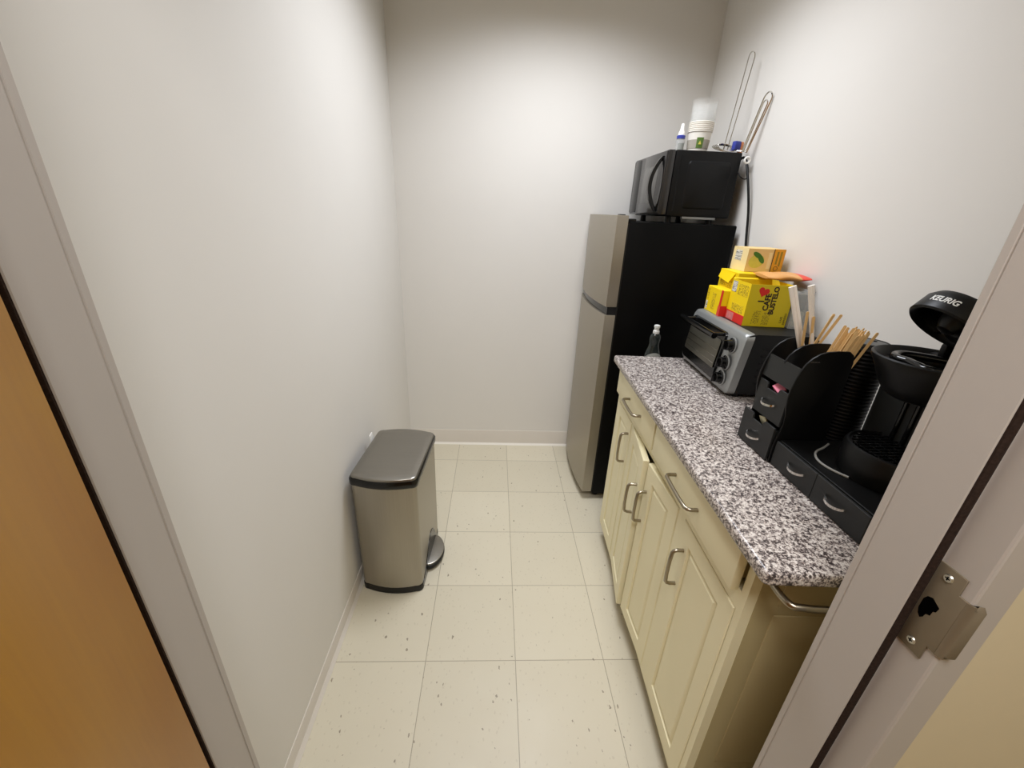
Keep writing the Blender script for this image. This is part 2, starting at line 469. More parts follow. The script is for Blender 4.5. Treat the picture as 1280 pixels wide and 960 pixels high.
# ------------------------------------------------------------------ trash can
tc = thing('trash_can', (-.3685, 1.372, 0), 'brushed steel rectangular step bin with black rim against the left wall', 'trash can', math.radians(-3.6))
F = frame(tc)
def can_outline(w, l, bow, r=.022, n=7):
    """rounded rectangle, short ends bowed outwards"""
    pts = []
    hw, hl = w / 2, l / 2
    for cx, cy, a in ((hw - r, -hl + r, -PI / 2), (hw - r, hl - r, 0), (-hw + r, hl - r, PI / 2), (-hw + r, -hl + r, PI)):
        if cy > 0 and cx < 0:
            for i in range(1, 8):
                t = i / 8; x = (hw - r) * (1 - 2 * t); pts.append((x, hl + bow * (1 - (2 * t - 1) ** 2)))
        if cy < 0 and cx > 0 and pts == []:
            pass
        for i in range(n + 1):
            q = a + PI / 2 * i / n; pts.append((cx + r * math.cos(q), cy + r * math.sin(q)))
    for i in range(1, 8):
        t = i / 8; x = (-hw + r) + (2 * hw - 2 * r) * t; pts.append((x, -hl - bow * (1 - (2 * t - 1) ** 2)))
    return pts
def can_ring(w, l, bow, z, r=.022): return [(x, y, z) for x, y in can_outline(w, l, bow, r)]
W_, L_, B_ = .236, .334, .016
MB().loft([can_ring(W_, L_, B_, .028), can_ring(W_, L_, B_, .505)], X=F).build('body', 'steel_v', tc)
base = MB().loft([can_ring(W_ - .004, L_ - .004, B_, 0), can_ring(W_ + .003, L_ + .003, B_, .003), can_ring(W_ + .003, L_ + .003, B_, .028), can_ring(W_, L_, B_, .032)], X=F)
arch = []
for i in range(25):
    t = i / 24; y = -.1605 + .31 * t
    zz = .03 + .125 * max(0, math.sin(PI * min(1, t * 1.04))) ** 2.2 if t < .72 else .03 + .125 * max(.0, math.sin(PI * min(1, t * 1.04))) ** .9
    arch.append((y, zz))
base.prism([(-.152, .01)] + [(-.152 + .275 * i / 20, .028 + .115 * math.sin(PI * (i / 20) ** 1.45) ** 1.25) for i in range(21)] + [(.123, .01)], W_ / 2 - .01, W_ / 2 + .0022, 'x', X=F)
base.build('base_rim', 'black_gloss', tc)
ped = []
for i in range(25):
    a = -PI / 2 + PI * i / 24; ped.append((W_ / 2 - .01 + .062 * math.cos(a), .02 + .088 * math.sin(a)))
pd = MB().prism(ped, .030, .040, 'z', bev=.004, X=F).build('pedal', 'steel_h', tc)
MB().prism([(x * 1. + .0015, .02 + (y - .02) * 1.03) for x, y in ped], .012, .030, 'z', bev=.003, X=F).build('pedal_skirt', 'black', pd)
lid = MB().loft([can_ring(W_ + .001, L_ + .001, B_, .531), can_ring(W_, L_, B_, .538), can_ring(W_ - .003, L_ - .003, B_, .5405), can_ring(W_ - .010, L_ - .010, B_, .5425), can_ring(W_ - .06, L_ - .06, B_, .5435)], X=F).build('lid', 'steel_h', tc)
MB().loft([can_ring(W_ + .006, L_ + .006, B_, .504), can_ring(W_ + .010, L_ + .010, B_, .508), can_ring(W_ + .010, L_ + .010, B_, .527), can_ring(W_ + .004, L_ + .004, B_, .533)], X=F).build('lid_rim', 'black_gloss', lid)
lt = MB()
lt.loft([[(-.128, .085, .50), (-.123, .085, .50), (-.123, .125, .50), (-.128, .125, .50)], [(-.134, .09, .552), (-.131, .09, .552), (-.130, .116, .556), (-.133, .116, .556)]], X=F)
lt.build('liner_corner', 'white_plastic', tc, smooth=0)

# ------------------------------------------------------------------ refrigerator
FN, FF = 1.785, 2.312      # near and far side
fg = thing('refrigerator', (.76, (FN + FF) / 2, 0), 'tall black refrigerator with grey steel doors in the back corner', 'refrigerator')
MB().box(.545, 1.0, FN, FF, .035, 1.398, .006).build('cabinet', 'fridge_side', fg)
def fridge_door(z0, z1):
    """front face bows gently towards the room"""
    out = [(.539, FN - .002), (.539, FF + .002)]
    n = 14
    for i in range(n + 1):
        t = i / n; y = FF + .002 + (FN - FF - .004) * t
        out.append((.492 - .024 * (1 - (2 * t - 1) ** 2), y))
    return MB().prism(out, z0, z1, 'z', bev=.002)
MBs = fridge_door(1.044, 1.420); fd = MBs.build('freezer_door', 'steel_fridge', fg, smooth=30)
MB().box(.4825, .4855, 1.885, 1.93, 1.331, 1.339, .0008).build('badge', 'badge', fd)
fd2 = fridge_door(.05, 1.008).build('fridge_door', 'steel_fridge', fg, smooth=30)
hs = MB(); o_ = [(.539, FN - .001), (.539, FF)]
for i in range(13):
    t = i / 12; o_.append((.499 - .020 * (1 - (2 * t - 1) ** 2), FF + (FN - .001 - FF) * t))
hs.prism(o_, 1.008, 1.044, 'z'); hs.build('handle_recess', 'black_gloss', fg)
MB().box(.536, .548, FN + .002, FF - .002, .06, 1.39).build('door_seal', 'black_matt', fg, smooth=0)
hc = MB(); hc.box(.512, .575, FN + .006, FN + .07, 1.396, 1.408, .003); hc.box(.505, .53, FN + .012, FN + .05, 1.404, 1.424, .003)
hc.build('hinge_cover', 'black', fg)
MB().box(.552, .99, FN + .02, FF - .02, .02, .045, .003).build('kick_plate', 'black_matt', fg)
for x in (.575, .96):
    for y in (FN + .05, FF - .05):
        MB().cyl((x, y, 0), (x, y, .036), .016, .013, 16).build('foot', 'black', fg)

# ------------------------------------------------------------------ microwave
MN, MF, MX0, MX1, MZ0, MZ1 = 1.825, 2.245, .676, .975, 1.424, 1.668
mw = thing('microwave', (.82, 2.03, 1.398), 'black microwave oven on top of the refrigerator', 'microwave')
mb = MB().box(MX0 + .03, MX1, MN, MF, MZ0, MZ1, .006)
mb.build('casing', 'mw_body', mw)
sp_ = MB()
pts = rrect(MX0 + .085, MX1 - .035, MZ0 + .03, MZ1 - .035, .018)
ring_in = rrect(MX0 + .092, MX1 - .042, MZ0 + .037, MZ1 - .042, .013)
sp_.loft([[(x, MN + .001, z) for x, z in pts], [(x, MN - .005, z) for x, z in ring_in]])
sp_.box(MX0 + .05, MX0 + .056, MN - .0012, MN + .001, MZ0 + .02, MZ1 - .02)
sp_.build('side_panel', 'mw_body', mw)
MB().box(MX0, MX0 + .028, MN, MF, MZ0 + .004, MZ1 - .001, .004).build('front_panel', 'mw_front', mw)
dr = MB().box(MX0 - .006, MX0 + .002, MN + .004, MF - .115, MZ0 + .008, MZ1 - .005, .003).build('door', 'mw_front', mw)
MB().box(MX0 - .0068, MX0 - .004, MN + .075, MF - .145, MZ0 + .05, MZ1 - .05, .0004).build('window', 'mw_window_reflection', dr)
MB().box(MX0 - .004, MX0 + .002, MF - .108, MF - .006, MZ0 + .012, MZ1 - .008, .002).build('control_panel', 'black_gloss', mw)
hb = MB()
zt, zb = MZ1 - .022, MZ0 + .016
def bow(sx, sy, w0):
    rings = []
    for i in range(21):
        t = i / 20; z = zb + (zt - zb) * t; k = math.sin(PI * t) ** .8
        x = MX0 - .006 - sx * k; y = MN + .03 + sy * k; a = w0
        rings.append([(x - a, y - a * .9, z), (x + a, y - a * .9, z), (x + a, y + a * .9, z), (x - a, y + a * .9, z)])
    return rings
hb.loft(bow(.038, .014, .0075)); hb.loft(bow(-.002, -.020, .0055))
hb.build('handle', 'black_gloss', dr, smooth=50)
ft = MB()
for x in (MX0 + .06, MX1 - .06):
    for y in (MN + .05, MF - .05): ft = MB().cyl((x, y, 1.398), (x, y, MZ0 + .003), .014, .012, 16); ft.build('foot', 'black', mw)
MB().box(MX0 + .10, MX1 - .055, MN + .003, MN + .02, MZ0 - .009, MZ0 + .001, .002).build('gap_light_strip', 'silver', mw)  # added pale strip, stands in for light showing through the gap underneath
cd = MB().tube([(.968, 1.87, 1.60), (.985, 1.85, 1.655), (.993, 1.83, 1.650), (.993, 1.808, 1.62), (.996, 1.778, 1.56), (1.002, 1.752, 1.49), (1.008, 1.738, 1.43), (1.010, 1.722, 1.36), (1.010, 1.70, 1.30), (1.010, 1.68, 1.20), (1.010, 1.66, 1.05)], .0048, 10, smooth=2).build('power_cord', 'black', mw)
ri = MB(); ri.tube([(.990 + .0105 * math.cos(a), 1.811, 1.640 + .0105 * math.sin(a)) for a in [2 * PI * i / 20 for i in range(20)]], .0042, 8, closed=True)
ri.build('white_ring', 'white_plastic', cd)
lp = MB().tube([(.972, 1.83, 1.60), (.974, 1.815, 1.585), (.984, 1.80, 1.572), (.996, 1.795, 1.572), (1.002, 1.80, 1.59), (1.0, 1.805, 1.61), (.995, 1.808, 1.625)], .002, 8, smooth=2)
lp.build('cord_tie', 'black', cd)

# ------------------------------------------------------------------ kitchen cart
RZ = math.radians(-2.3)
kc = thing('kitchen_cart', (.482, .53, 0), 'cream kitchen cart with speckled granite top along the right wall', 'kitchen cart', RZ)
K = frame(kc)        # local: x = depth away from the aisle, y = along the front, z up
CL, CDp, CZ0, CZ1 = .992, .455, .085, .873
cab = MB()
cab.box(.0005, CDp, CL - .018, CL - .0005, CZ0, CZ1, X=K)      # ends
cab.box(.002, CDp, .018, CL - .018, CZ0, CZ0 + .018, X=K); cab.box(CDp - .008, CDp, .018, CL - .018, CZ0, CZ1, X=K)
cab.box(.0003, .0197, .018, CL - .018, CZ1 - .012, CZ1 - .0003, X=K); cab.box(.0003, .0197, .018, CL - .018, .7215, .766, X=K); cab.box(.0003, .0197, .018, CL - .018, CZ0, .0985, X=K)
for y0, y1 in ((.0005, .019), (.271, .311), (.757, .774), (CL - .016, CL)):
    cab.box(0, .02, y0, y1, CZ0, CZ1, X=K)
cab.box(0, .02, .505, .523, .74, CZ1, X=K)
cab.box(.06, .066, .02, CL - .02, .11, .72, X=K)
cab.box(.02, .03, .27, .76, .74, .75, X=K)
cab.build('carcass', 'cream', kc)
MB().box(.0195, CDp, -.0005, .018, CZ0, CZ1 - .0002, X=K).build('end_wall', 'cream_shaded', kc, smooth=0)
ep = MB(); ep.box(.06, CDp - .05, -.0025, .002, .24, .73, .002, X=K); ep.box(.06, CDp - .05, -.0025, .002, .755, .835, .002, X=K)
ep.build('end_panel', 'cream_shaded', kc)
MB().lathe([(.007, 0), (.006, .003), (0, .004)], X=K @ Matrix.Translation((.045, 0, .835)) @ Matrix.Rotation(PI / 2, 4, 'X'), n=16).build('screw_cap', 'cream', kc)
# granite top with eased edge
tp = MB(); tp.prism(rrect(-.036, .478, -.064, 1.022, .012), .873, .900, 'z', bev=.007, seg=3, X=K)
tp.build('countertop', 'granite', kc)

def panel_door(u0, u1, z0, z1, swing=0, hinge='far'):
    """overlay door with a routed raised panel; swing in radians about its hinge edge"""
    mb = MB(); th_ = .019
    hy = u1 if hinge == 'far' else u0
    X = K @ Matrix.Translation((.0165, hy, 0)) @ Matrix.Rotation(swing, 4, 'Z') @ Matrix.Translation((0, -hy, 0))
    m = .046
    ins = [(0, -.0005), (0, -th_ + .002), (.002, -th_), (m, -th_), (m + .003, -th_ + .006), (m + .007, -th_ + .006), (m + .016, -th_ + .0015), (m + .018, -th_ + .0012)]
    rings = [[(x, u0 + i, z0 + i), (x, u1 - i, z0 + i), (x, u1 - i, z1 - i), (x, u0 + i, z1 - i)] for i, x in ins]
    mb.loft(rings, X=X)
    d = mb.build('door', 'cream', kc, smooth=0)
    return d, X, th_
def bar_handle(parent, X, y, z, horiz, front, L=.128):
    mb = MB(); r = .0048; o_ = .028
    pts = [(front, -L / 2), (front - o_ * .75, -L / 2), (front - o_, -L / 2 + .010), (front - o_, L / 2 - .010), (front - o_ * .75, L / 2), (front, L / 2)]
    P = [(x, y + a, z) if horiz else (x, y, z + a) for x, a in pts]
    # round the two corners
    Q = [P[0], P[1], P[2], P[3], P[4], P[5]]
    mb.tube([X @ Vector(q) for q in Q], r, 12, smooth=1)
    return mb.build('handle', 'nickel', parent)
d, X, t_ = panel_door(.0205, .2695, .100, .720); bar_handle(d, X, .240, .592, False, -t_, .112)
d, X, t_ = panel_door(.3125, .5215, .100, .720, math.radians(4.2), 'near'); bar_handle(d, X, .500, .572, False, -t_, .112)
d, X, t_ = panel_door(.5275, .7555, .100, .720, math.radians(-7.0), 'far'); bar_handle(d, X, .553, .556, False, -t_, .112)
d, X, t_ = panel_door(.7755, .975, .100, .720); bar_handle(d, X, .795, .606, False, -t_, .122)
def drawer(u0, u1, hu, pull):
    X = K @ Matrix.Translation((-pull, 0, 0))
    mb = MB().box(-.019, -.0005, u0, u1, .764, .8655, .003, 2, X=X)
    mb.box(0, .40, u0 + .02, u0 + .032, .775, .85, X=X); mb.box(0, .40, u1 - .032, u1 - .02, .775, .85, X=X)
    o = mb.build('drawer', 'cream', kc)
    bar_handle(o, X, hu, .812, True, -.019, .135)
drawer(.024, .508, .262, .002); drawer(.524, .970, .722, .0)
# towel bar on the near end
tb = MB().tube([K @ Vector(v) for v in ((.018, .0, .832), (.018, -.055, .832), (.034, -.071, .832), (.420, -.071, .832), (.436, -.055, .832), (.436, 0, .832))], .0062, 14, smooth=2)
tb.build('towel_bar', 'nickel', kc)
# spice rack on the far end
sr = MB(); sr.box(.02, .42, CL, CL + .105, .772, .784, .002, X=K); sr.box(.02, .42, CL + .095, CL + .105, .784, .815, .002, X=K); sr.box(.02, .03, CL, CL + .105, .784, .83, .002, X=K); sr.box(.41, .42, CL, CL + .105, .784, .83, .002, X=K)
sr.build('side_rack', 'cream', kc)
for x in (.06, CDp - .06):
    for y in (.07, CL - .07):
        c = MB().box(x - .012, x + .012, y - .018, y + .018, .052, CZ0 + .001, .002, X=K)
        c.lathe([(0, -.011), (.022, -.011), (.026, -.007), (.026, .007), (.022, .011), (0, .011)], n=24, X=K @ Matrix.Translation((x, y, .026)) @ Matrix.Rotation(PI / 2, 4, 'Y'))
        c.build('caster', 'black', kc)

# ------------------------------------------------------------------ dish soap in the side rack
q = K @ Vector((.125, CL + .052, .784))
ds = thing('dish_soap_bottle', q, 'dark dish soap bottle with pale cap between the countertop and refrigerator', 'bottle', RZ)
def oval(prof, o, sx=1., sy=1., n=32):
    return [[(o[0] + r * sx * math.cos(2 * PI * i / n), o[1] + r * sy * math.sin(2 * PI * i / n), o[2] + z) for i in range(n)] for r, z in prof]
b = MB().loft(oval([(.028, 0), (.033, .006), (.034, .05), (.033, .10), (.029, .125), (.022, .148), (.019, .162), (.021, .175), (.022, .186), (.0205, .197), (.013, .206), (.011, .209)], q, 1., .72))
b.build('bottle_body', 'soap', ds)
b = MB().lathe([(0, .206), (.0125, .206), (.0125, .216), (.0095, .219), (.0095, .228), (.0115, .230), (.0115, .238), (.006, .2405), (0, .2405)], q, 24)
b.build('cap', 'cap_clear', ds)
lb = MB(); rings = []
for i in range(17):
    a = -PI * .95 + PI * .9 * i / 16
    f = math.sin(PI * (i + .6) / 17.2)
    rr = .0346
    rings.append([(q.x + rr * math.cos(a), q.y + rr * .735 * math.sin(a), q.z + .100 - .045 * f), (q.x + rr * math.cos(a), q.y + rr * .735 * math.sin(a), q.z + .100 + .030 * f)])
lb.loft(rings, cap=False, closed=False); lb.build('label_sticker', 'soap_label', ds)

# ------------------------------------------------------------------ toaster oven
to = thing('toaster_oven', (.735, 1.145, .9), 'silver and black toaster oven at the far end of the granite countertop', 'toaster oven', math.radians(-2.6))
O = frame(to)       # local x depth, y along front, z up from counter
TW, TDp, TH0, TH1 = .382, .238, .014, .205
def zfront(z): return -.004 + .020 * max(0, (z - .05) / .155) ** 2    # front leans back towards the top
bd = MB()
side = [(.02, TH0), (TDp, TH0), (TDp, TH1 - .012), (TDp - .012, TH1 + .002), (.05, TH1 + .003), (.025, TH1 - .003), (.018, TH1 - .02)]
bd.prism(side, .006, TW - .006, 'y', X=O)
for i in range(6):
    z = .05 + i * .022
    bd.box(.075, .20, .0035, .0065, z, z + .006, .001, X=O)
bd.build('body', 'black_matt', to, smooth=30)
# silver bezel: rounded front frame
zs = [TH0, TH0 + .012, .05, .09, .13, .17, TH1 - .012, TH1]
bz = MB()
def fr_ring(y0, y1, z0, z1, x, r=.016, lean=True):
    return [(x + (zfront(z) if lean else 0), y, z) for y, z in rrect(y0, y1, z0, z1, r, 5)]
def subdiv_frame(o0, i0):
    pass
outer_b = fr_ring(0, TW, TH0 - .004, TH1 + .003, .026, .02); outer_f = fr_ring(.002, TW - .002, TH0 - .002, TH1 + .001, .004, .02)
outer_ff = fr_ring(.008, TW - .008, TH0 + .004, TH1 - .005, .0, .016)
bz.loft([outer_b, outer_f, outer_ff], X=O); bezel = bz.build('bezel', 'silver', to, smooth=45)
WY0, WY1, WZ0, WZ1 = .098, .362, .026, .186
gd = MB().loft([fr_ring(WY0, WY1, WZ0, WZ1, -.001, .012), fr_ring(WY0 + .002, WY1 - .002, WZ0 + .002, WZ1 - .002, -.0065, .012)])
gd = MB()
gd.loft([[O @ Vector(v) for v in fr_ring(WY0, WY1, WZ0, WZ1, .001, .012)], [O @ Vector(v) for v in fr_ring(WY0 + .002, WY1 - .002, WZ0 + .002, WZ1 - .002, -.006, .012)]])
gdo = gd.build('glass_door', 'black_gloss', to)
gw = MB().loft([[O @ Vector(v) for v in fr_ring(WY0 + .012, WY1 - .012, .062, .158, -.0065, .006)], [O @ Vector(v) for v in fr_ring(WY0 + .013, WY1 - .013, .063, .157, -.0075, .006)]])
gw.build('window', 'oven_liner' if False else 'oven_inside', gdo)
for yy in (WY0 + .05, WY0 + .11, WY0 + .17):
    pass
wr = MB()
for k in range(3):
    z = .078 + .022 * k
    wr.tube([O @ Vector((-.0068 + zfront(z), WY0 + .016, z)), O @ Vector((-.0068 + zfront(z), WY1 - .016, z))], .0008, 6)
wr.build('rack_wires', 'chrome', gdo)
hd = MB(); zh = .176
hd.tube([O @ Vector(v) for v in ((-.036, WY0 - .004, zh), (-.038, WY0 + .05, zh), (-.038, WY1 - .05, zh), (-.036, WY1 + .004, zh))], .0095, 14)
for y in (WY0 + .02, WY1 - .02): hd.cyl(O @ Vector((-.036, y, zh)), O @ Vector((.012, y, zh)), .006, n=12)
hd.build('handle', 'black_gloss', gdo)
for z in (.160, .103, .052):
    kb = MB(); xf = zfront(z)
    kb.lathe([(0, 0), (.0225, 0), (.0225, .004), (.0175, .007), (.0165, .02), (.014, .0225), (0, .0225)], n=28, X=O @ Matrix.Translation((xf + .001, .052, z)) @ Matrix.Rotation(-PI / 2, 4, 'Y'))
    kb.box(-.031 + xf, -.014 + xf, .0485, .0555, z - .015, z + .015, .002, X=O)
    ko = kb.build('knob', 'black_gloss', to)
    kr = MB(); kr.lathe([(.0225, 0), (.0255, .001), (.0255, .003), (.0225, .004)], n=28, X=O @ Matrix.Translation((xf + .0005, .052, z)) @ Matrix.Rotation(-PI / 2, 4, 'Y')); kr.build('knob_ring', 'silver', ko)
for x in (.04, TDp - .03):
    for y in (.03, TW - .03): MB().cyl(O @ Vector((x, y, 0)), O @ Vector((x, y, TH0 + .002)), .012, .011, 16).build('foot', 'black', to)
TOP = .9 + TH1 + .003

# ------------------------------------------------------------------ cartons on the toaster oven
def carton(root, x0, x1, y0, y1, z0, z1, mat, name='carton', X=None, bev=.0012, open_top=False):
    mb = MB()
    if not open_top: mb.box(x0, x1, y0, y1, z0, z1, bev, 1, X=X)
    else:
        t = .0012
        mb.box(x0, x1, y0, y1, z0, z0 + t, X=X)
        mb.box(x0, x0 + t, y0, y1, z0, z1, X=X); mb.box(x1 - t, x1, y0, y1, z0, z1, X=X)
        mb.box(x0, x1, y0, y0 + t, z0, z1, X=X); mb.box(x0, x1, y1 - t, y1, z0, z1, X=X)
    return mb.build(name, mat, root, smooth=0)
def patch_x(root, x, y0, y1, z0, z1, mat, name, X, t=.0005):      # printed patch on a -x face
    return MB().box(x - t, x + .0001, y0, y1, z0, z1, X=X).build(name, mat, root, smooth=0)
def patch_y(root, y, x0, x1, z0, z1, mat, name, X, t=.0005):      # printed patch on a -y face
    return MB().box(x0, x1, y - t, y + .0001, z0, z1, X=X).build(name, mat, root, smooth=0)

bb = thing('coffee_pod_box', (.864, 1.312, TOP), 'large open yellow coffee carton with red heart on the toaster oven', 'box', math.radians(-4))
X = frame(bb); hx, hy, H = .068, .061, .131
carton(bb, -hx, hx, -hy, hy, 0, H, 'yellow', X=X, open_top=True)
patch_y(bb, -hy, -hx + .0005, hx - .0005, .0005, H - .0005, 'yellow_dark', 'front_panel', X, .0003)
patch_x(bb, -hx, -hy, hy, 0, .030, 'red', 'red_band', X)
patch_x(bb, -hx, .004, .052, .002, .026, 'print_pic', 'printed_picture', X, .0008)
patch_x(bb, -hx, .024, .054, .092, .126, 'barcode', 'barcode', X)
patch_x(bb, -hx, -.052, .014, .088, .122, 'smallprint_y', 'small_print', X)
patch_x(bb, -hx, -.045, .03, .034, .058, 'smallprint_y', 'small_print', X)
tx_ = MB()
for i, line in enumerate(('100% COFFEE', 'PODS 24 CT')):
    pass
for x0, x1, z0, z1 in ((-.042, -.018, .008, .050), (-.010, .012, .006, .046)):
    patch_y(bb, -hy - .0003, x0, x1, z0, z1, 'smallprint', 'small_print', X)
def put_text(root, txt, size, o, right, up, mat, name, X, shear=0., bold=0.):
    mb = MB(); mb.merge(text_mesh(txt, size, .0003, shear, bold), X @ on_plane(o, right, up)); return mb.build(name, mat, root, smooth=0)
yf = -hy - .0006
put_text(bb, 'I', .026, (-.026, yf, .080), (0, 0, 1), (-1, 0, 0), 'ink', 'lettering', X, bold=.0009)
put_text(bb, 'CAFE', .023, (-.0075, yf, .078), (0, 0, 1), (-1, 0, 0), 'ink', 'lettering', X, bold=.0009)
put_text(bb, 'BUSTELO', .021, (.0125, yf, .083), (0, 0, 1), (-1, 0, 0), 'ink', 'lettering', X, bold=.0009)
put_text(bb, 'CAFE', .009, (.050, yf, .024), (0, 0, 1), (-1, 0, 0), 'ink', 'lettering', X)
put_text(bb, 'ESPRESSO', .0085, (.061, yf, .027), (0, 0, 1), (-1, 0, 0), 'ink', 'lettering', X)
hp = []
for i in range(40):
    t = 2 * PI * i / 40
    hp.append((16 * math.sin(t) ** 3 / 16 * .0165, (13 * math.cos(t) - 5 * math.cos(2 * t) - 2 * math.cos(3 * t) - math.cos(4 * t)) / 16 * .0165))
hm = MB(); hm.prism(hp, 0, .0005, 'z', X=X @ on_plane((-.026, yf, .109), (1, 0, -.25), (.25, 0, 1))); hm.build('heart', 'red', bb, smooth=0)
# flaps: back flap leaning out, one tab standing up at the front
fl = MB(); fl.loft([[(-hx, hy - .001, H), (hx, hy - .001, H), (hx, hy, H), (-hx, hy, H)], [(-hx + .004, hy + .004, H + .004), (hx - .004, hy + .004, H + .004), (hx - .004, hy + .005, H + .004), (-hx + .004, hy + .005, H + .004)]], X=X)
fl.build('flap', 'yellow', bb, smooth=0); fl = MB()
fl.loft([[(.004, -hy + .012, H - .01), (.030, -hy + .012, H - .01), (.030, -hy + .013, H - .01), (.004, -hy + .013, H - .01)], [(.0, -hy + .018, H + .014), (.022, -hy + .020, H + .012), (.022, -hy + .021, H + .012), (.0, -hy + .019, H + .014)]], X=X)
fl.build('flap', 'yellow', bb, smooth=0)
for i in range(3):
    s = thing('coffee_sachet', X @ Vector((-.03 + .022 * i, -.028 + .006 * i, .06)), 'white sachet inside the open yellow heart carton', 'sachet', .2 * i, 'white sachets inside the large carton')
    MB().loft([[(a * .016 + s.location.x, c * .004 + s.location.y, z + s.location.z) for a, c in ((-1, 0), (0, -1), (1, 0), (0, 1))] for z in (-.058, -.03, .03, .063)]).build('packet', 'paper_white', s)

sb = thing('coffee_box', (.806, 1.441, TOP), 'small yellow carton with red stripe at the front corner of the toaster oven', 'box', math.radians(-4))
X = frame(sb); carton(sb, -.022, .022, -.062, .062, 0, .088, 'yellow', X=X)
patch_x(sb, -.022, -.062, -.048, 0, .088, 'red', 'red_band', X)
patch_x(sb, -.022, -.062, -.044, .0, .034, 'bag_red', 'printed_picture', X, .0008)
patch_x(sb, -.022, .044, .058, .006, .034, 'barcode', 'barcode', X)
patch_x(sb, -.022, -.012, .014, .014, .070, 'smallprint_y', 'small_print', X)
patch_x(sb, -.022, .044, .056, .040, .080, 'smallprint_y', 'small_print', X)
patch_y(sb, -.062, -.022, .022, .0, .036, 'red', 'red_side', X)
mbx = thing('coffee_carton', (.893, 1.462, TOP), 'yellow carton with a torn front flap behind the small red-striped box', 'box', math.radians(-4))
X = frame(mbx); carton(mbx, -.062, .062, -.070, .068, 0, .146, 'yellow', X=X)
fl = MB(); fl.loft([[(-.0635, -.05, .142), (-.0635, .060, .142), (-.0625, .060, .142), (-.0625, -.05, .142)], [(-.075, -.034, .108), (-.072, .056, .118), (-.071, .056, .118), (-.074, -.034, .108)]], X=X); fl.build('flap', 'yellow', mbx, smooth=0)
patch_x(mbx, -.062, -.058, .056, .092, .116, 'smallprint_y', 'small_print', X)
patch_x(mbx, -.062, .050, .060, .124, .136, 'red', 'red_mark', X)

tb_ = thing('tea_box', (.941, 1.492, TOP + .1465), 'pale kraft tea carton with lemon picture topmost on the carton pile', 'box', math.radians(-2))
X = frame(tb_); carton(tb_, -.070, .058, -.050, .050, 0, .078, 'tea_card', X=X)
patch_x(tb_, -.070, -.050, .050, 0, .078, 'tea_pale', 'end_panel', X, .0003)
patch_x(tb_, -.0703, -.012, .030, .034, .068, 'barcode', 'barcode', X)
patch_y(tb_, -.050, .020, .058, 0, .078, 'tea_orange', 'amber_panel', X)
patch_y(tb_, -.050, .018, .0205, 0, .078, 'ink', 'dark_line', X, .0007)
lm = MB(); lm.prism([(.027 * math.cos(2 * PI * i / 28), .022 * math.sin(2 * PI * i / 28)) for i in range(28)], 0, .0005, 'z', X=X @ on_plane((-.036, -.0503, .036), (1, 0, .3), (-.3, 0, 1))); lm.build('lemon_picture', 'lemon', tb_, smooth=0)
lf = MB()
for ox, oz, an in ((-.036, .056, -.5), (-.022, .044, -.9)):
    lf.prism([(.018 * math.cos(2 * PI * i / 16), .008 * math.sin(2 * PI * i / 16)) for i in range(16)], 0, .0003, 'z', X=X @ on_plane((ox, -.0509, oz), (math.cos(an), 0, math.sin(an)), (-math.sin(an), 0, math.cos(an))))
lf.build('leaf_picture', 'leaf', tb_, smooth=0)
patch_y(tb_, -.050, .003, .014, .012, .066, 'ink_soft' if False else 'tea_pale', 'small_print', X)
put_text(tb_, 'TEA', .016, (.047, -.0509, .046), (0, 0, 1), (-1, 0, 0), 'ink', 'lettering', X) if False else None
rg_ = MB(); rg_.tube([X @ Vector((.036 + .007 * math.cos(2 * PI * i / 20), -.0507, .014 + .007 * math.sin(2 * PI * i / 20))) for i in range(20)], .0007, 6, closed=True); rg_.build('round_mark', 'ink', tb_)
patch_y(tb_, -.050, .030, .036, .028, .070, 'ink_soft', 'small_print', X, .0008); patch_y(tb_, -.050, .042, .048, .022, .070, 'ink_soft', 'small_print', X, .0008)

# clear plastic bin behind the big carton, with dark sachets
cb = thing('plastic_bin', (.958, 1.318, TOP), 'clear grey plastic bin of sachets between the heart carton and the right wall', 'container', math.radians(-3))
X = frame(cb)
mb = MB(); t = .002
x0, x1, y0, y1, z1 = -.0215, .030, -.085, .075, .118
mb.box(x0, x1, y0, y1, 0, t, X=X); mb.box(x0, x0 + t, y0, y1, 0, z1, X=X); mb.box(x1 - t, x1, y0, y1, 0, z1, X=X); mb.box(x0, x1, y0, y0 + t, 0, z1, X=X); mb.box(x0, x1, y1 - t, y1, 0, z1, X=X)
mb.build('bin_wall', 'frost', cb, smooth=0)
sc_ = thing('sachet_stack', X @ Vector((.004, -.02, t)), 'dark grey packet inside the clear bin beside the heart carton', 'packet', math.radians(-3))
Y = frame(sc_); MB().box(-.022, .020, -.055, .055, .0, .05, .004, X=Y).build('packet', 'beige_sachet', sc_); MB().box(-.021, .019, -.05, .05, .05, .106, .006, X=Y).build('packet_top', 'grey_card', sc_)

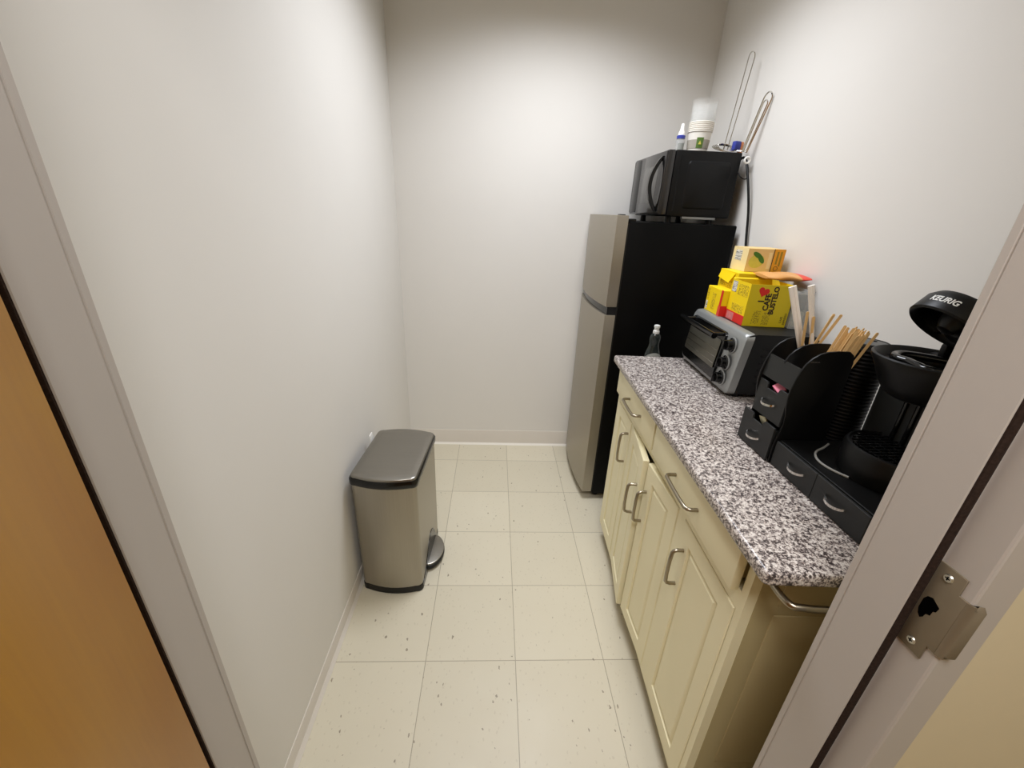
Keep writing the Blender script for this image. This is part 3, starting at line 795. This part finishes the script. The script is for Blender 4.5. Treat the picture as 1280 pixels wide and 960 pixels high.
# snack bag lying over the open cartons
sn = thing('snack_bag', (.948, 1.350, TOP + .1355), 'tan foil bag with red end lying across the top of the heart carton', 'bag', math.radians(-8))
X = frame(sn)
def pillow(x0, x1, w, h, n=14, m=12, end=.35):
    rings = []
    for i in range(n + 1):
        t = i / n; x = x0 + (x1 - x0) * t; k = (math.sin(PI * (t * .94 + .03))) ** end
        ring = []
        for j in range(m * 2):
            a = 2 * PI * j / (m * 2); c, s = math.cos(a), math.sin(a)
            y = w / 2 * math.copysign(abs(c) ** .8, c); z = h / 2 * math.copysign(abs(s) ** 1., s) * k
            z += .0025 * math.sin(9 * t + 3 * c) * k
            ring.append((x, y, z + h / 2))
        rings.append(ring)
    return rings
rr_ = pillow(-.072, .062, .112, .022)
MB().loft(rr_[:12], X=X).build('bag_body', 'kraft', sn, smooth=60)
MB().loft(rr_[11:], X=X).build('bag_end', 'bag_red', sn, smooth=60)

# ------------------------------------------------------------------ coffee organizer
og = thing('coffee_organizer', (.70, .845, .9), 'tall black condiment organizer with two chrome-handled drawers and curved dividers', 'organizer')
def plate(y, name, low=True):
    """curved upright divider; S-shaped front edge, domed top"""
    pts = [(.646, .9), (.6445, .93), (.646, .96), (.651, .985), (.6525, 1.0), (.651, 1.02), (.646, 1.045), (.6435, 1.065), (.644, 1.085), (.648, 1.11)] if low else [(.668, 1.078), (.662, 1.082), (.662, 1.11)]
    pts += [(.653, 1.128), (.660, 1.144), (.670, 1.157), (.684, 1.167), (.700, 1.172), (.72, 1.174), (.745, 1.174), (.756, 1.166), (.760, 1.15)]
    pts += [(.762, .9)] if low else [(.762, 1.078)]
    return MB().prism(pts, y - .0025, y + .0025, 'y', bev=.001).build(name, 'black', og)
plate(.790, 'divider'); plate(.845, 'divider', False); plate(.900, 'divider')
bk = MB(); bk.box(.756, .761, .7925, .8975, .9, 1.13, .001); bk.box(.66, .758, .7925, .8975, .9, .903); bk.box(.664, .758, .7925, .8975, 1.074, 1.078)
bk.build('back_panel', 'black_org', og, smooth=0)
fp = MB(); fp.loft([[(.649, .7925, 1.080), (.653, .7925, 1.080), (.653, .8975, 1.080), (.649, .8975, 1.080)], [(.655, .7925, 1.131), (.659, .7925, 1.131), (.659, .8975, 1.131), (.655, .8975, 1.131)]]); fp.build('front_panel', 'black_org', og, smooth=0)
def arch_handle(parent, x, y, z, w):
    mb = MB(); rings = []
    for i in range(17):
        t = i / 16; k = math.sin(PI * t) ** .6
        xx = x - .013 * k; yy = y - w / 2 + w * t; zz = z - .005 * k; hh = .0027
        rings.append([(xx - .0018, yy, zz - hh), (xx + .0018, yy, zz - hh), (xx + .0018, yy, zz + hh), (xx - .0018, yy, zz + hh)])
    mb.loft(rings); return mb.build('handle', 'chrome', parent, smooth=50)
def notch_drawer(y0, y1, z0, z1, x, hz, dep=.09):
    yc = (y0 + y1) / 2
    out = [(y0, z0), (y1, z0), (y1, z1), (yc + .026, z1), (yc + .022, z1 - .004), (yc + .020, z1 - .014), (yc - .016, z1 - .014), (yc - .020, z1 - .004), (yc - .024, z1), (y0, z1)]
    mb = MB().prism(out, x, x + .005, 'x', bev=.0008)
    mb.box(x + .005, x + dep, y0 + .004, y0 + .007, z0 + .003, z1 - .008); mb.box(x + .005, x + dep, y1 - .007, y1 - .004, z0 + .003, z1 - .008); mb.box(x + .005, x + dep, y0 + .004, y1 - .004, z0 + .003, z0 + .006)
    o = mb.build('drawer', 'black_org', og, smooth=0); arch_handle(o, x, yc, hz, .046)
notch_drawer(.7935, .8965, .990, 1.071, .6475, 1.030)
notch_drawer(.7935, .9125, .9035, .986, .6405, .938)
# low drawer unit under the coffee maker
du = thing('drawer_unit', (.80, .655, .9), 'low black pod drawer unit with two chrome handles under the coffee maker', 'drawer unit')
bu = MB(); bu.box(.655, .955, .53, .785, .953, .963, .0015); bu.box(.655, .955, .53, .785, .9, .906); bu.box(.655, .955, .53, .536, .9, .955); bu.box(.655, .955, .779, .785, .9, .955); bu.box(.95, .955, .53, .785, .9, .955); bu.box(.656, .95, .6545, .6585, .9, .955)
bu.build('drawer_case', 'black', du, smooth=0)
for y0, y1 in ((.6570, .784), (.531, .6560)):
    mb = MB().box(.648, .654, y0, y1, .902, .9605, .001); mb.box(.654, .80, y0 + .008, y1 - .008, .908, .94)
    o = mb.build('drawer', 'black_org', du, smooth=0); arch_handle(o, .648, (y0 + y1) / 2 - (.013 if y0 > .6 else -.006), .938, .048)

# sachets peeping out of the organizer
p = thing('sweetener_sachet', (.672, .846, 1.05), 'pink sachet sticking out of the upper organizer drawer', 'sachet')
MB().box(-.008, .010, -.014, .014, 0, .024, .001, X=frame(p) @ Matrix.Rotation(.3, 4, 'X') @ Matrix.Rotation(-.7, 4, 'Y')).build('packet', 'pink', p)
p = thing('sugar_sachet', (.662, .850, .960), 'beige sachet sticking out of the lower organizer drawer', 'sachet')
MB().box(-.002, .002, -.013, .013, 0, .028, .001, X=frame(p) @ Matrix.Rotation(-.35, 4, 'Y') @ Matrix.Rotation(-.3, 4, 'X')).build('packet', 'beige_sachet', p)
p = thing('creamer_sachet', (.676, .806, 1.085), 'white sachet standing behind the nearest curved organizer divider', 'sachet')
MB().box(-.010, .012, -.002, .002, 0, .068, .001, X=frame(p) @ Matrix.Rotation(.25, 4, 'X')).build('packet', 'paper_white', p)

# wooden stirrers and wrapped straws stand in the organizer
def stick(name, x, y, z, dxx, dyy, L, w, t, mat, label, cat, group):
    d = Vector((dxx, dyy, 1)).normalized()
    o = thing(name, (x, y, z), label, cat, 0, group)
    qd = Vector((0, 0, 1)).rotation_difference(d).to_matrix().to_4x4()
    X = frame(o) @ qd @ Matrix.Rotation(random.uniform(-.7, .7), 4, 'Z')
    MB().prism(rrect(-w / 2, w / 2, 0, L, w * .45, 3), -t / 2, t / 2, 'y', X=X).build('stick', mat, o)
    return o
SG = 'wooden stirrers bundled in the organizer'
for i in range(30):
    r1, r2 = (i % 6) / 5, (i // 6) / 4
    x = .716 + .032 * r1; y = .801 + .034 * r2
    stick('wooden_stirrer', x, y, 1.079, .28 + .05 * r1 + random.uniform(-.03, .03), -.04 * r2 + random.uniform(-.03, .03), .140 + random.uniform(-.009, .006), .0056, .0014, 'wood_stick', 'birch stirrer in the thick leaning bundle behind the nearest divider', 'stirrer', SG)
for k, (x, y, a, c, L) in enumerate(((.728, .886, -.30, -.18, .172), (.744, .880, -.30, -.14, .160), (.704, .870, .16, -.16, .166), (.698, .862, .18, -.12, .163), (.711, .876, .22, -.20, .168))):
    stick('wooden_stirrer', x, y, 1.079, a, c, L, .0056, .0014, 'wood_stick',
          ('thin birch stirrer standing right beside the wrapped straws', 'birch stirrer standing alone between the straws and leaning bundle', 'loose leaning birch stirrer at the left edge of the bundle', 'lowest leaning birch stirrer at the left of the bundle', 'leaning birch stirrer rising highest left of the bundle')[k], 'stirrer', SG)
for k, (x, y, a, c) in enumerate(((.746, .8875, -.46, .02), (.7475, .880, -.42, .06), (.752, .872, -.33, -.02), (.7525, .864, -.36, .02))):
    d = Vector((a, c, 1)).normalized(); L = .229
    o = thing('drinking_straw', (x, y, 1.079), 'white wrapped straw in the upright cluster behind the far divider', 'straw', 0, 'white wrapped straws in the organizer')
    qd = Vector((0, 0, 1)).rotation_difference(d).to_matrix().to_4x4()
    MB().loft([[(.0045 * math.cos(2 * PI * i / 14), .0032 * math.sin(2 * PI * i / 14), z) for i in range(14)] for z in (0, .02, L - .02, L)], X=frame(o) @ qd).build('wrapper', 'straw', o)

# stack of black cup lids behind the tower
LC = (.838, .852); Z0 = .9; PIT = .0088; NL = 31
for k in range(NL):
    topmost = k == NL - 1
    o = thing('cup_lid', (LC[0], LC[1], Z0 + PIT * k), 'topmost black cup lid with sip hole on the tall lid stack' if topmost else 'black plastic cup lid in the tall stack beside the coffee maker', 'lid', 0, 'black cup lids stacked behind the organizer')
    if k == 0:
        first = MB().lathe([(.0405, 0), (.0455, .0005), (.0465, .003), (.0455, .006), (.0425, .0075), (.041, .014), (.0385, .0165), (.0360, .0155), (.0355, .0125), (0, .0120)], (0, 0, 0), 40)
        first.bm.transform(Matrix.Translation(o.location)); fo = first.build('rim', 'black', o); lidmesh = fo.data
    else:
        c = bpy.data.objects.new('rim', lidmesh); COL.objects.link(c); c.parent = o
    if topmost:
        MB().lathe([(0, .0125), (.0350, .0130), (.0355, .0150), (.030, .0158), (0, .0156)], o.location, 36).build('lid_top', 'lid_grey', o)
        sh = MB(); L0 = o.location
        for a, rr in ((2.6, .022), (.2, .018)): sh.cyl((L0.x + rr * math.cos(a), L0.y + rr * math.sin(a), L0.z + .0155), (L0.x + rr * math.cos(a), L0.y + rr * math.sin(a), L0.z + .0164), .0045, n=16)
        sh.build('sip_hole', 'void', o)

# ------------------------------------------------------------------ coffee maker
KC = Vector((.785, .655, .963))
cm = thing('coffee_maker', KC, 'black single-serve coffee maker with its lid open on the drawer unit', 'coffee maker')
bs = MB(); r = .080
bs.lathe([(0, 0), (r - .002, 0), (r, .004), (r + .001, .056), (r - .002, .062), (r - .006, .063), (r - .008, .058), (0, .058)], KC + Vector((-.008, -.008, 0)), 48)
bs.box(KC.x, KC.x + .155, KC.y - .078, KC.y + .078, KC.z, KC.z + .05, .006)
base_o = bs.build('drip_base', 'black', cm)
gr = MB(); c0 = KC + Vector((-.008, -.008, .060))
for i in range(-6, 7):
    yy = i * .0105; xx = math.sqrt(max(0, .068 ** 2 - yy * yy)); gr.box(c0.x - xx, c0.x + xx, c0.y + yy - .0016, c0.y + yy + .0016, c0.z - .001, c0.z + .0022)
for i in range(-3, 4):
    xx = i * .02; yy = math.sqrt(max(0, .068 ** 2 - xx * xx)); gr.box(c0.x + xx - .0014, c0.x + xx + .0014, c0.y - yy, c0.y + yy, c0.z - .002, c0.z + .0016)
gr.build('drip_grate', 'black_gloss', base_o, smooth=0)
col = MB()
col.prism(rrect(KC.x + .022, KC.x + .158, KC.y - .060, KC.y + .112, .016), KC.z + .0, KC.z + .20, 'z'); col.build('column', 'black_org', cm)
for i in range(4):
    yy = KC.y - .036 + i * .024; MB().box(KC.x + .016, KC.x + .024, yy - .004, yy + .004, KC.z + .05, KC.z + .17, .003).build('column_rib', 'black_gloss', cm)
# brew head: bowl with a round open rim
RH = .091; hcn = Vector((KC.x - .001, KC.y + .002, KC.z))
hp_ = [(0, .164), (.044, .165), (.056, .172), (.068, .190), (RH - .008, .222), (RH - .001, .234), (RH, .240), (RH - .003, .242), (RH - .007, .239), (RH - .016, .224), (.058, .219), (.054, .216), (.0, .216)]
hd = MB().lathe(hp_, hcn, 56)
hd.box(KC.x + .05, KC.x + .158, KC.y - .078, KC.y + .078, KC.z + .19, KC.z + .238, .008)
head = hd.build('brew_head', 'black', cm)
ph = MB()
pc = hcn + Vector((-.004, 0, .219))
ring = []
for i in range(48):
    a = 2 * PI * i / 48; rr = .050 + .006 * math.cos(3 * a + .6) - (.006 if math.cos(a) < -.9 else 0)
    ring.append((pc.x + rr * math.cos(a), pc.y + rr * math.sin(a), pc.z + .014))
ph.tube(ring, .0075, 10, closed=True)
ph.lathe([(.046, .0), (.043, .008), (.040, .010), (.038, -.002)], pc, 40)
ph.build('pod_holder', 'black_gloss', head)
MB().lathe([(0, .0005), (.039, .001), (.039, .0), (0, 0)], pc + Vector((0, 0, .001)), 32).build('pod_well', 'void', head)
for sg in (-1, 1): MB().box(KC.x + .040, KC.x + .068, KC.y + sg * .036 - .006, KC.y + sg * .036 + .006, KC.z + .225, KC.z + .262, .004).build('hinge_arm', 'black', head)
# the raised lid: rotate a shallow cap about the rear hinge
AL = math.radians(38); hin = Vector((KC.x + .046, KC.y + .004, KC.z + .252))
LX = Matrix.Translation(hin) @ Matrix.Rotation(AL, 4, 'Y')   # local: centre of lid at x=-.092
RL = .062; lc = -.070
ld = MB().lathe([(.050, .010), (.053, .004), (RL - .003, 0), (RL, .003), (RL - .002, .032), (RL - .008, .041), (RL - .026, .046), (0, .047)], (lc, 0, 0), 56, X=LX)
ld.lathe([(.050, .010), (.046, .030), (0, .030)], (lc, 0, 0), 40, X=LX)
ld.lathe([(0, -.004), (.012, -.002), (.020, .012), (.024, .030)], (lc, 0, 0), 24, X=LX)
ld.box(lc + .03, .008, -.026, .026, .006, .040, .006, X=LX)
lido = ld.build('lid', 'black', cm)
hl = MB(); hl.box(-.012, .030, -.040, .040, .012, .044, .008, X=LX); hl.build('lid_hinge', 'black_matt', lido)
tm = text_mesh('KEURIG', .0130, .0004, .12, .0003)
for v in tm.verts:
    s_, hgt, off = v.co.x, v.co.y, v.co.z
    a = PI + .14 + s_ / RL; rr = RL - .0012 + off * 1.5
    v.co = Vector((lc + rr * math.cos(a), rr * math.sin(a), .0195 + hgt))
mb = MB(); mb.merge(tm, LX); mb.build('lettering', 'letter', lido, smooth=0)
# tank at the back, near side
MB().box(KC.x + .158, KC.x + .222, KC.y - .075, KC.y + .075, KC.z, KC.z + .255, .012).build('water_tank', 'black_gloss', cm)

cw = MB().tube([(.752, .765, .9655), (.728, .748, .9655), (.700, .735, .9655), (.682, .712, .9655), (.676, .688, .9655), (.682, .662, .9655), (.696, .640, .9655)], .0024, 8, smooth=3).build('cable', 'cable')
tag(cw, 'thin grey cable loop lying beside the coffee maker base', 'cable')

# ------------------------------------------------------------------ on the microwave
ZM = MZ1
cups_xy = (.845, 1.965)
CH = .0865
def cup_mesh(h, r0, r1, t, lip, X0):
    return MB().lathe([(0, .004), (r0 - t, .004), (r1 - t, h - .001), (r1, h + .0005), (r1 + lip, h - .0015), (r1 + lip * .9, h - .004), (r1 - .0004, h - .005), (r0 + .0002, .0), (r0 - .002, .0), (r0 - .003, .003), (0, .003)], X0, 44)
for k in range(6):
    z = ZM + .0066 * k
    lab = 'lowest white paper cup with grey band and green square on the microwave' if k == 0 else 'white paper cup nested in the stack below the clear cups'
    o = thing('paper_cup', (cups_xy[0], cups_xy[1], z), lab, 'cup', 0, 'white paper cups on the microwave')
    if k == 0:
        c = cup_mesh(CH, .038, .047, .0008, .0026, o.location).build('cup_wall', 'paper_white', o); pm = c.data
        MB().lathe([(.0385 + .009 * .25 - .0, CH * .25), (.0385 + .009 * .26 + .0006, CH * .25), (.0385 + .009 * .62 + .0006, CH * .62), (.0385 + .009 * .62, CH * .62)], o.location, 44).build('printed_band', 'sleeve', o)
        gs = MB(); rg = []
        for zz in (.022, .060):
            rr = .0385 + .009 * zz / CH + .0012
            rg.append([(o.location.x + rr * math.cos(a), o.location.y + rr * math.sin(a), z + zz) for a in [math.radians(238 + 34 * i / 6) for i in range(7)]])
        gs.loft(rg, cap=False, closed=False); go = gs.build('green_square', 'green', o)
        tri = MB(); a0 = math.radians(255); rr = .0425 + .0022
        ctr = Vector((o.location.x + rr * math.cos(a0), o.location.y + rr * math.sin(a0), z + .041))
        tri.prism([(-.006, -.006), (.006, -.006), (0, .008)], 0, .0003, 'z', X=on_plane(ctr, (-math.sin(a0), math.cos(a0), 0), (0, 0, 1))); tri.build('leaf_mark', 'lemon', go, smooth=0)
    else:
        c = bpy.data.objects.new('cup_wall', pm); COL.objects.link(c); c.parent = o
zb_ = ZM + .0066 * 5 + .0135
for k in range(13):
    o = thing('clear_cup', (cups_xy[0], cups_xy[1], zb_ + .0058 * k), 'clear plastic cup nested in the stack above the white paper cups' if k < 12 else 'topmost clear plastic cup of the cup stack on the microwave', 'cup', 0, 'clear plastic cups on the microwave')
    if k == 0:
        c = MB().lathe([(0, .0), (.034, .0), (.0485, .078), (.0515, .0785), (.0515, .0812), (.0478, .0815), (.0332, .0016), (0, .0016)], o.location, 44).build('cup_wall', 'clear', o); pm2 = c.data
    else:
        c = bpy.data.objects.new('cup_wall', pm2); COL.objects.link(c); c.parent = o
sb_ = thing('spray_bottle', (.768, 1.965, ZM), 'small clear bottle with white nozzle and blue collar beside the cups', 'bottle')
L0 = sb_.location
MB().lathe([(0, 0), (.0165, 0), (.0175, .002), (.0175, .052), (.0155, .058), (.0, .058)], L0, 28).build('bottle_body', 'frost', sb_)
MB().lathe([(.0178, .008), (.0181, .008), (.0181, .040), (.0178, .040)], L0, 28, a0=-PI * .75, a1=-PI * .25).build('label_sticker', 'soap_label', sb_)
MB().lathe([(0, .057), (.0172, .057), (.0172, .068), (.015, .070), (0, .070)], L0, 28).build('collar', 'blue', sb_)
MB().lathe([(0, .069), (.0135, .069), (.012, .082), (.0085, .088), (.0065, .108), (.0045, .113), (0, .113)], L0, 28).build('nozzle', 'white_plastic', sb_)

# wire utensil rack: two tall hairpin uprights on a coiled base
wk = thing('wire_rack', (.93, 1.90, ZM), 'chrome wire rack with two tall hairpin loops by the right wall', 'wire rack')
def hairpin(b, top, hw, r=.0016, n=14):
    b, top = Vector(b), Vector(top); d = (top - b); u = d.normalized(); side = Vector((u.z, 0, -u.x)) if abs(u.z) > .1 else Vector((1, 0, 0))
    side.normalize(); pts = [b - side * hw * .7]
    L = d.length
    for i in range(n + 1):
        a = PI * i / n; pts.append(b + u * (L - hw * 1.6) - side * hw * math.cos(a) + u * hw * 1.6 * math.sin(a))
    pts.append(b + side * hw * .7)
    return MB().tube(pts, r, 8)
hairpin((.940, 1.91, ZM + .002), (.978, 1.925, 2.022), .0115, .0021).build('hairpin_loop', 'chrome', wk)
m2 = hairpin((.978, 1.825, ZM + .002), (1.005, 1.785, 1.862),   .0145, .0030); m2.tube([(.985 + .004 * i, 1.826, ZM + .002 + 0 * i) for i in range(2)], .002)
x = hairpin((.982, 1.832, ZM + .002), (1.001, 1.792, 1.838), .008, .0024)
me = bpy.data.meshes.new('t'); x.bm.to_mesh(me); x.bm.free(); m2.bm.from_mesh(me); bpy.data.meshes.remove(me)
m2.build('hairpin_loop', 'chrome', wk)
co = MB(); pts = []
for i in range(90):
    a = 2 * PI * i / 22; rr = .052 - .0003 * i
    pts.append((.925 + rr * math.cos(a), 1.885 + rr * .75 * math.sin(a), ZM + .020 + .016 * math.sin(a) + .00005 * i))
co.tube(pts, .0021, 8)
co.tube([(.96, 1.85, ZM + .008), (.975, 1.835, ZM + .006), (.985, 1.828, ZM + .003), (.978, 1.822, ZM + .002)], .002, 8, smooth=2)
co.build('coil_base', 'chrome', wk)
pk = thing('snack_packet', (.972, 1.868, ZM), 'small blue and orange packet lying among the chrome wires', 'packet', .25)
P_ = frame(pk)
MB().box(-.026, .004, -.010, .010, .012, .044, .004, X=P_).build('packet_body', 'blue', pk); MB().box(.004, .018, -.009, .009, .0, .043, .004, X=P_).build('packet_end', 'orange', pk)

# ------------------------------------------------------------------ light
def area(name, loc, sx, sy, power, col, rot=(0, 0, 0), spread=180):
    l = bpy.data.lights.new(name, 'AREA'); l.shape = 'RECTANGLE'; l.size = sx; l.size_y = sy; l.energy = power; l.color = col; l.spread = math.radians(spread)
    o = bpy.data.objects.new(name, l); COL.objects.link(o); o.location = loc; o.rotation_euler = rot; return o
area('room_ceiling_light', (.25, 1.58, ZC - .015), .6, .6, 17.3, (.93, .97, 1.05), spread=142)
area('hall_ceiling_light', (.05, -.32, ZC - .015), .6, .6, 26, (.97, .98, 1.0), spread=165)
wd = bpy.data.worlds.new('World'); scene.world = wd; wd.use_nodes = True
wd.node_tree.nodes['Background'].inputs[0].default_value = (.8, .78, .74, 1); wd.node_tree.nodes['Background'].inputs[1].default_value = .15

# ------------------------------------------------------------------ camera
F_PX, YAW, PITCH, ROLL, HC = 511.95, .0515230486, .3986186743, .0430434406, 1.4163055
cam = bpy.data.cameras.new('camera'); cam.sensor_fit = 'HORIZONTAL'; cam.sensor_width = 36; cam.lens = F_PX * 36 / 1280
cam.clip_start = .01
co_ = bpy.data.objects.new('camera', cam); COL.objects.link(co_)
cy, sy, cp, sp2, cr, sr2 = math.cos(YAW), math.sin(YAW), math.cos(PITCH), math.sin(PITCH), math.cos(ROLL), math.sin(ROLL)
f = Vector((sy * cp, cy * cp, -sp2)); r0 = Vector((cy, -sy, 0)); u0 = r0.cross(f)
r2 = cr * r0 + sr2 * u0; u2 = -sr2 * r0 + cr * u0
mm = Matrix((r2, u2, -f)).transposed().to_4x4(); mm.translation = (0, 0, HC)
co_.matrix_world = mm
scene.camera = co_
scene.cycles.transparent_max_bounces = 96
vs = scene.view_settings; vs.view_transform = 'Standard'; vs.look = 'None'; vs.gamma = 1; vs.exposure = 0.; vs.use_curve_mapping = False
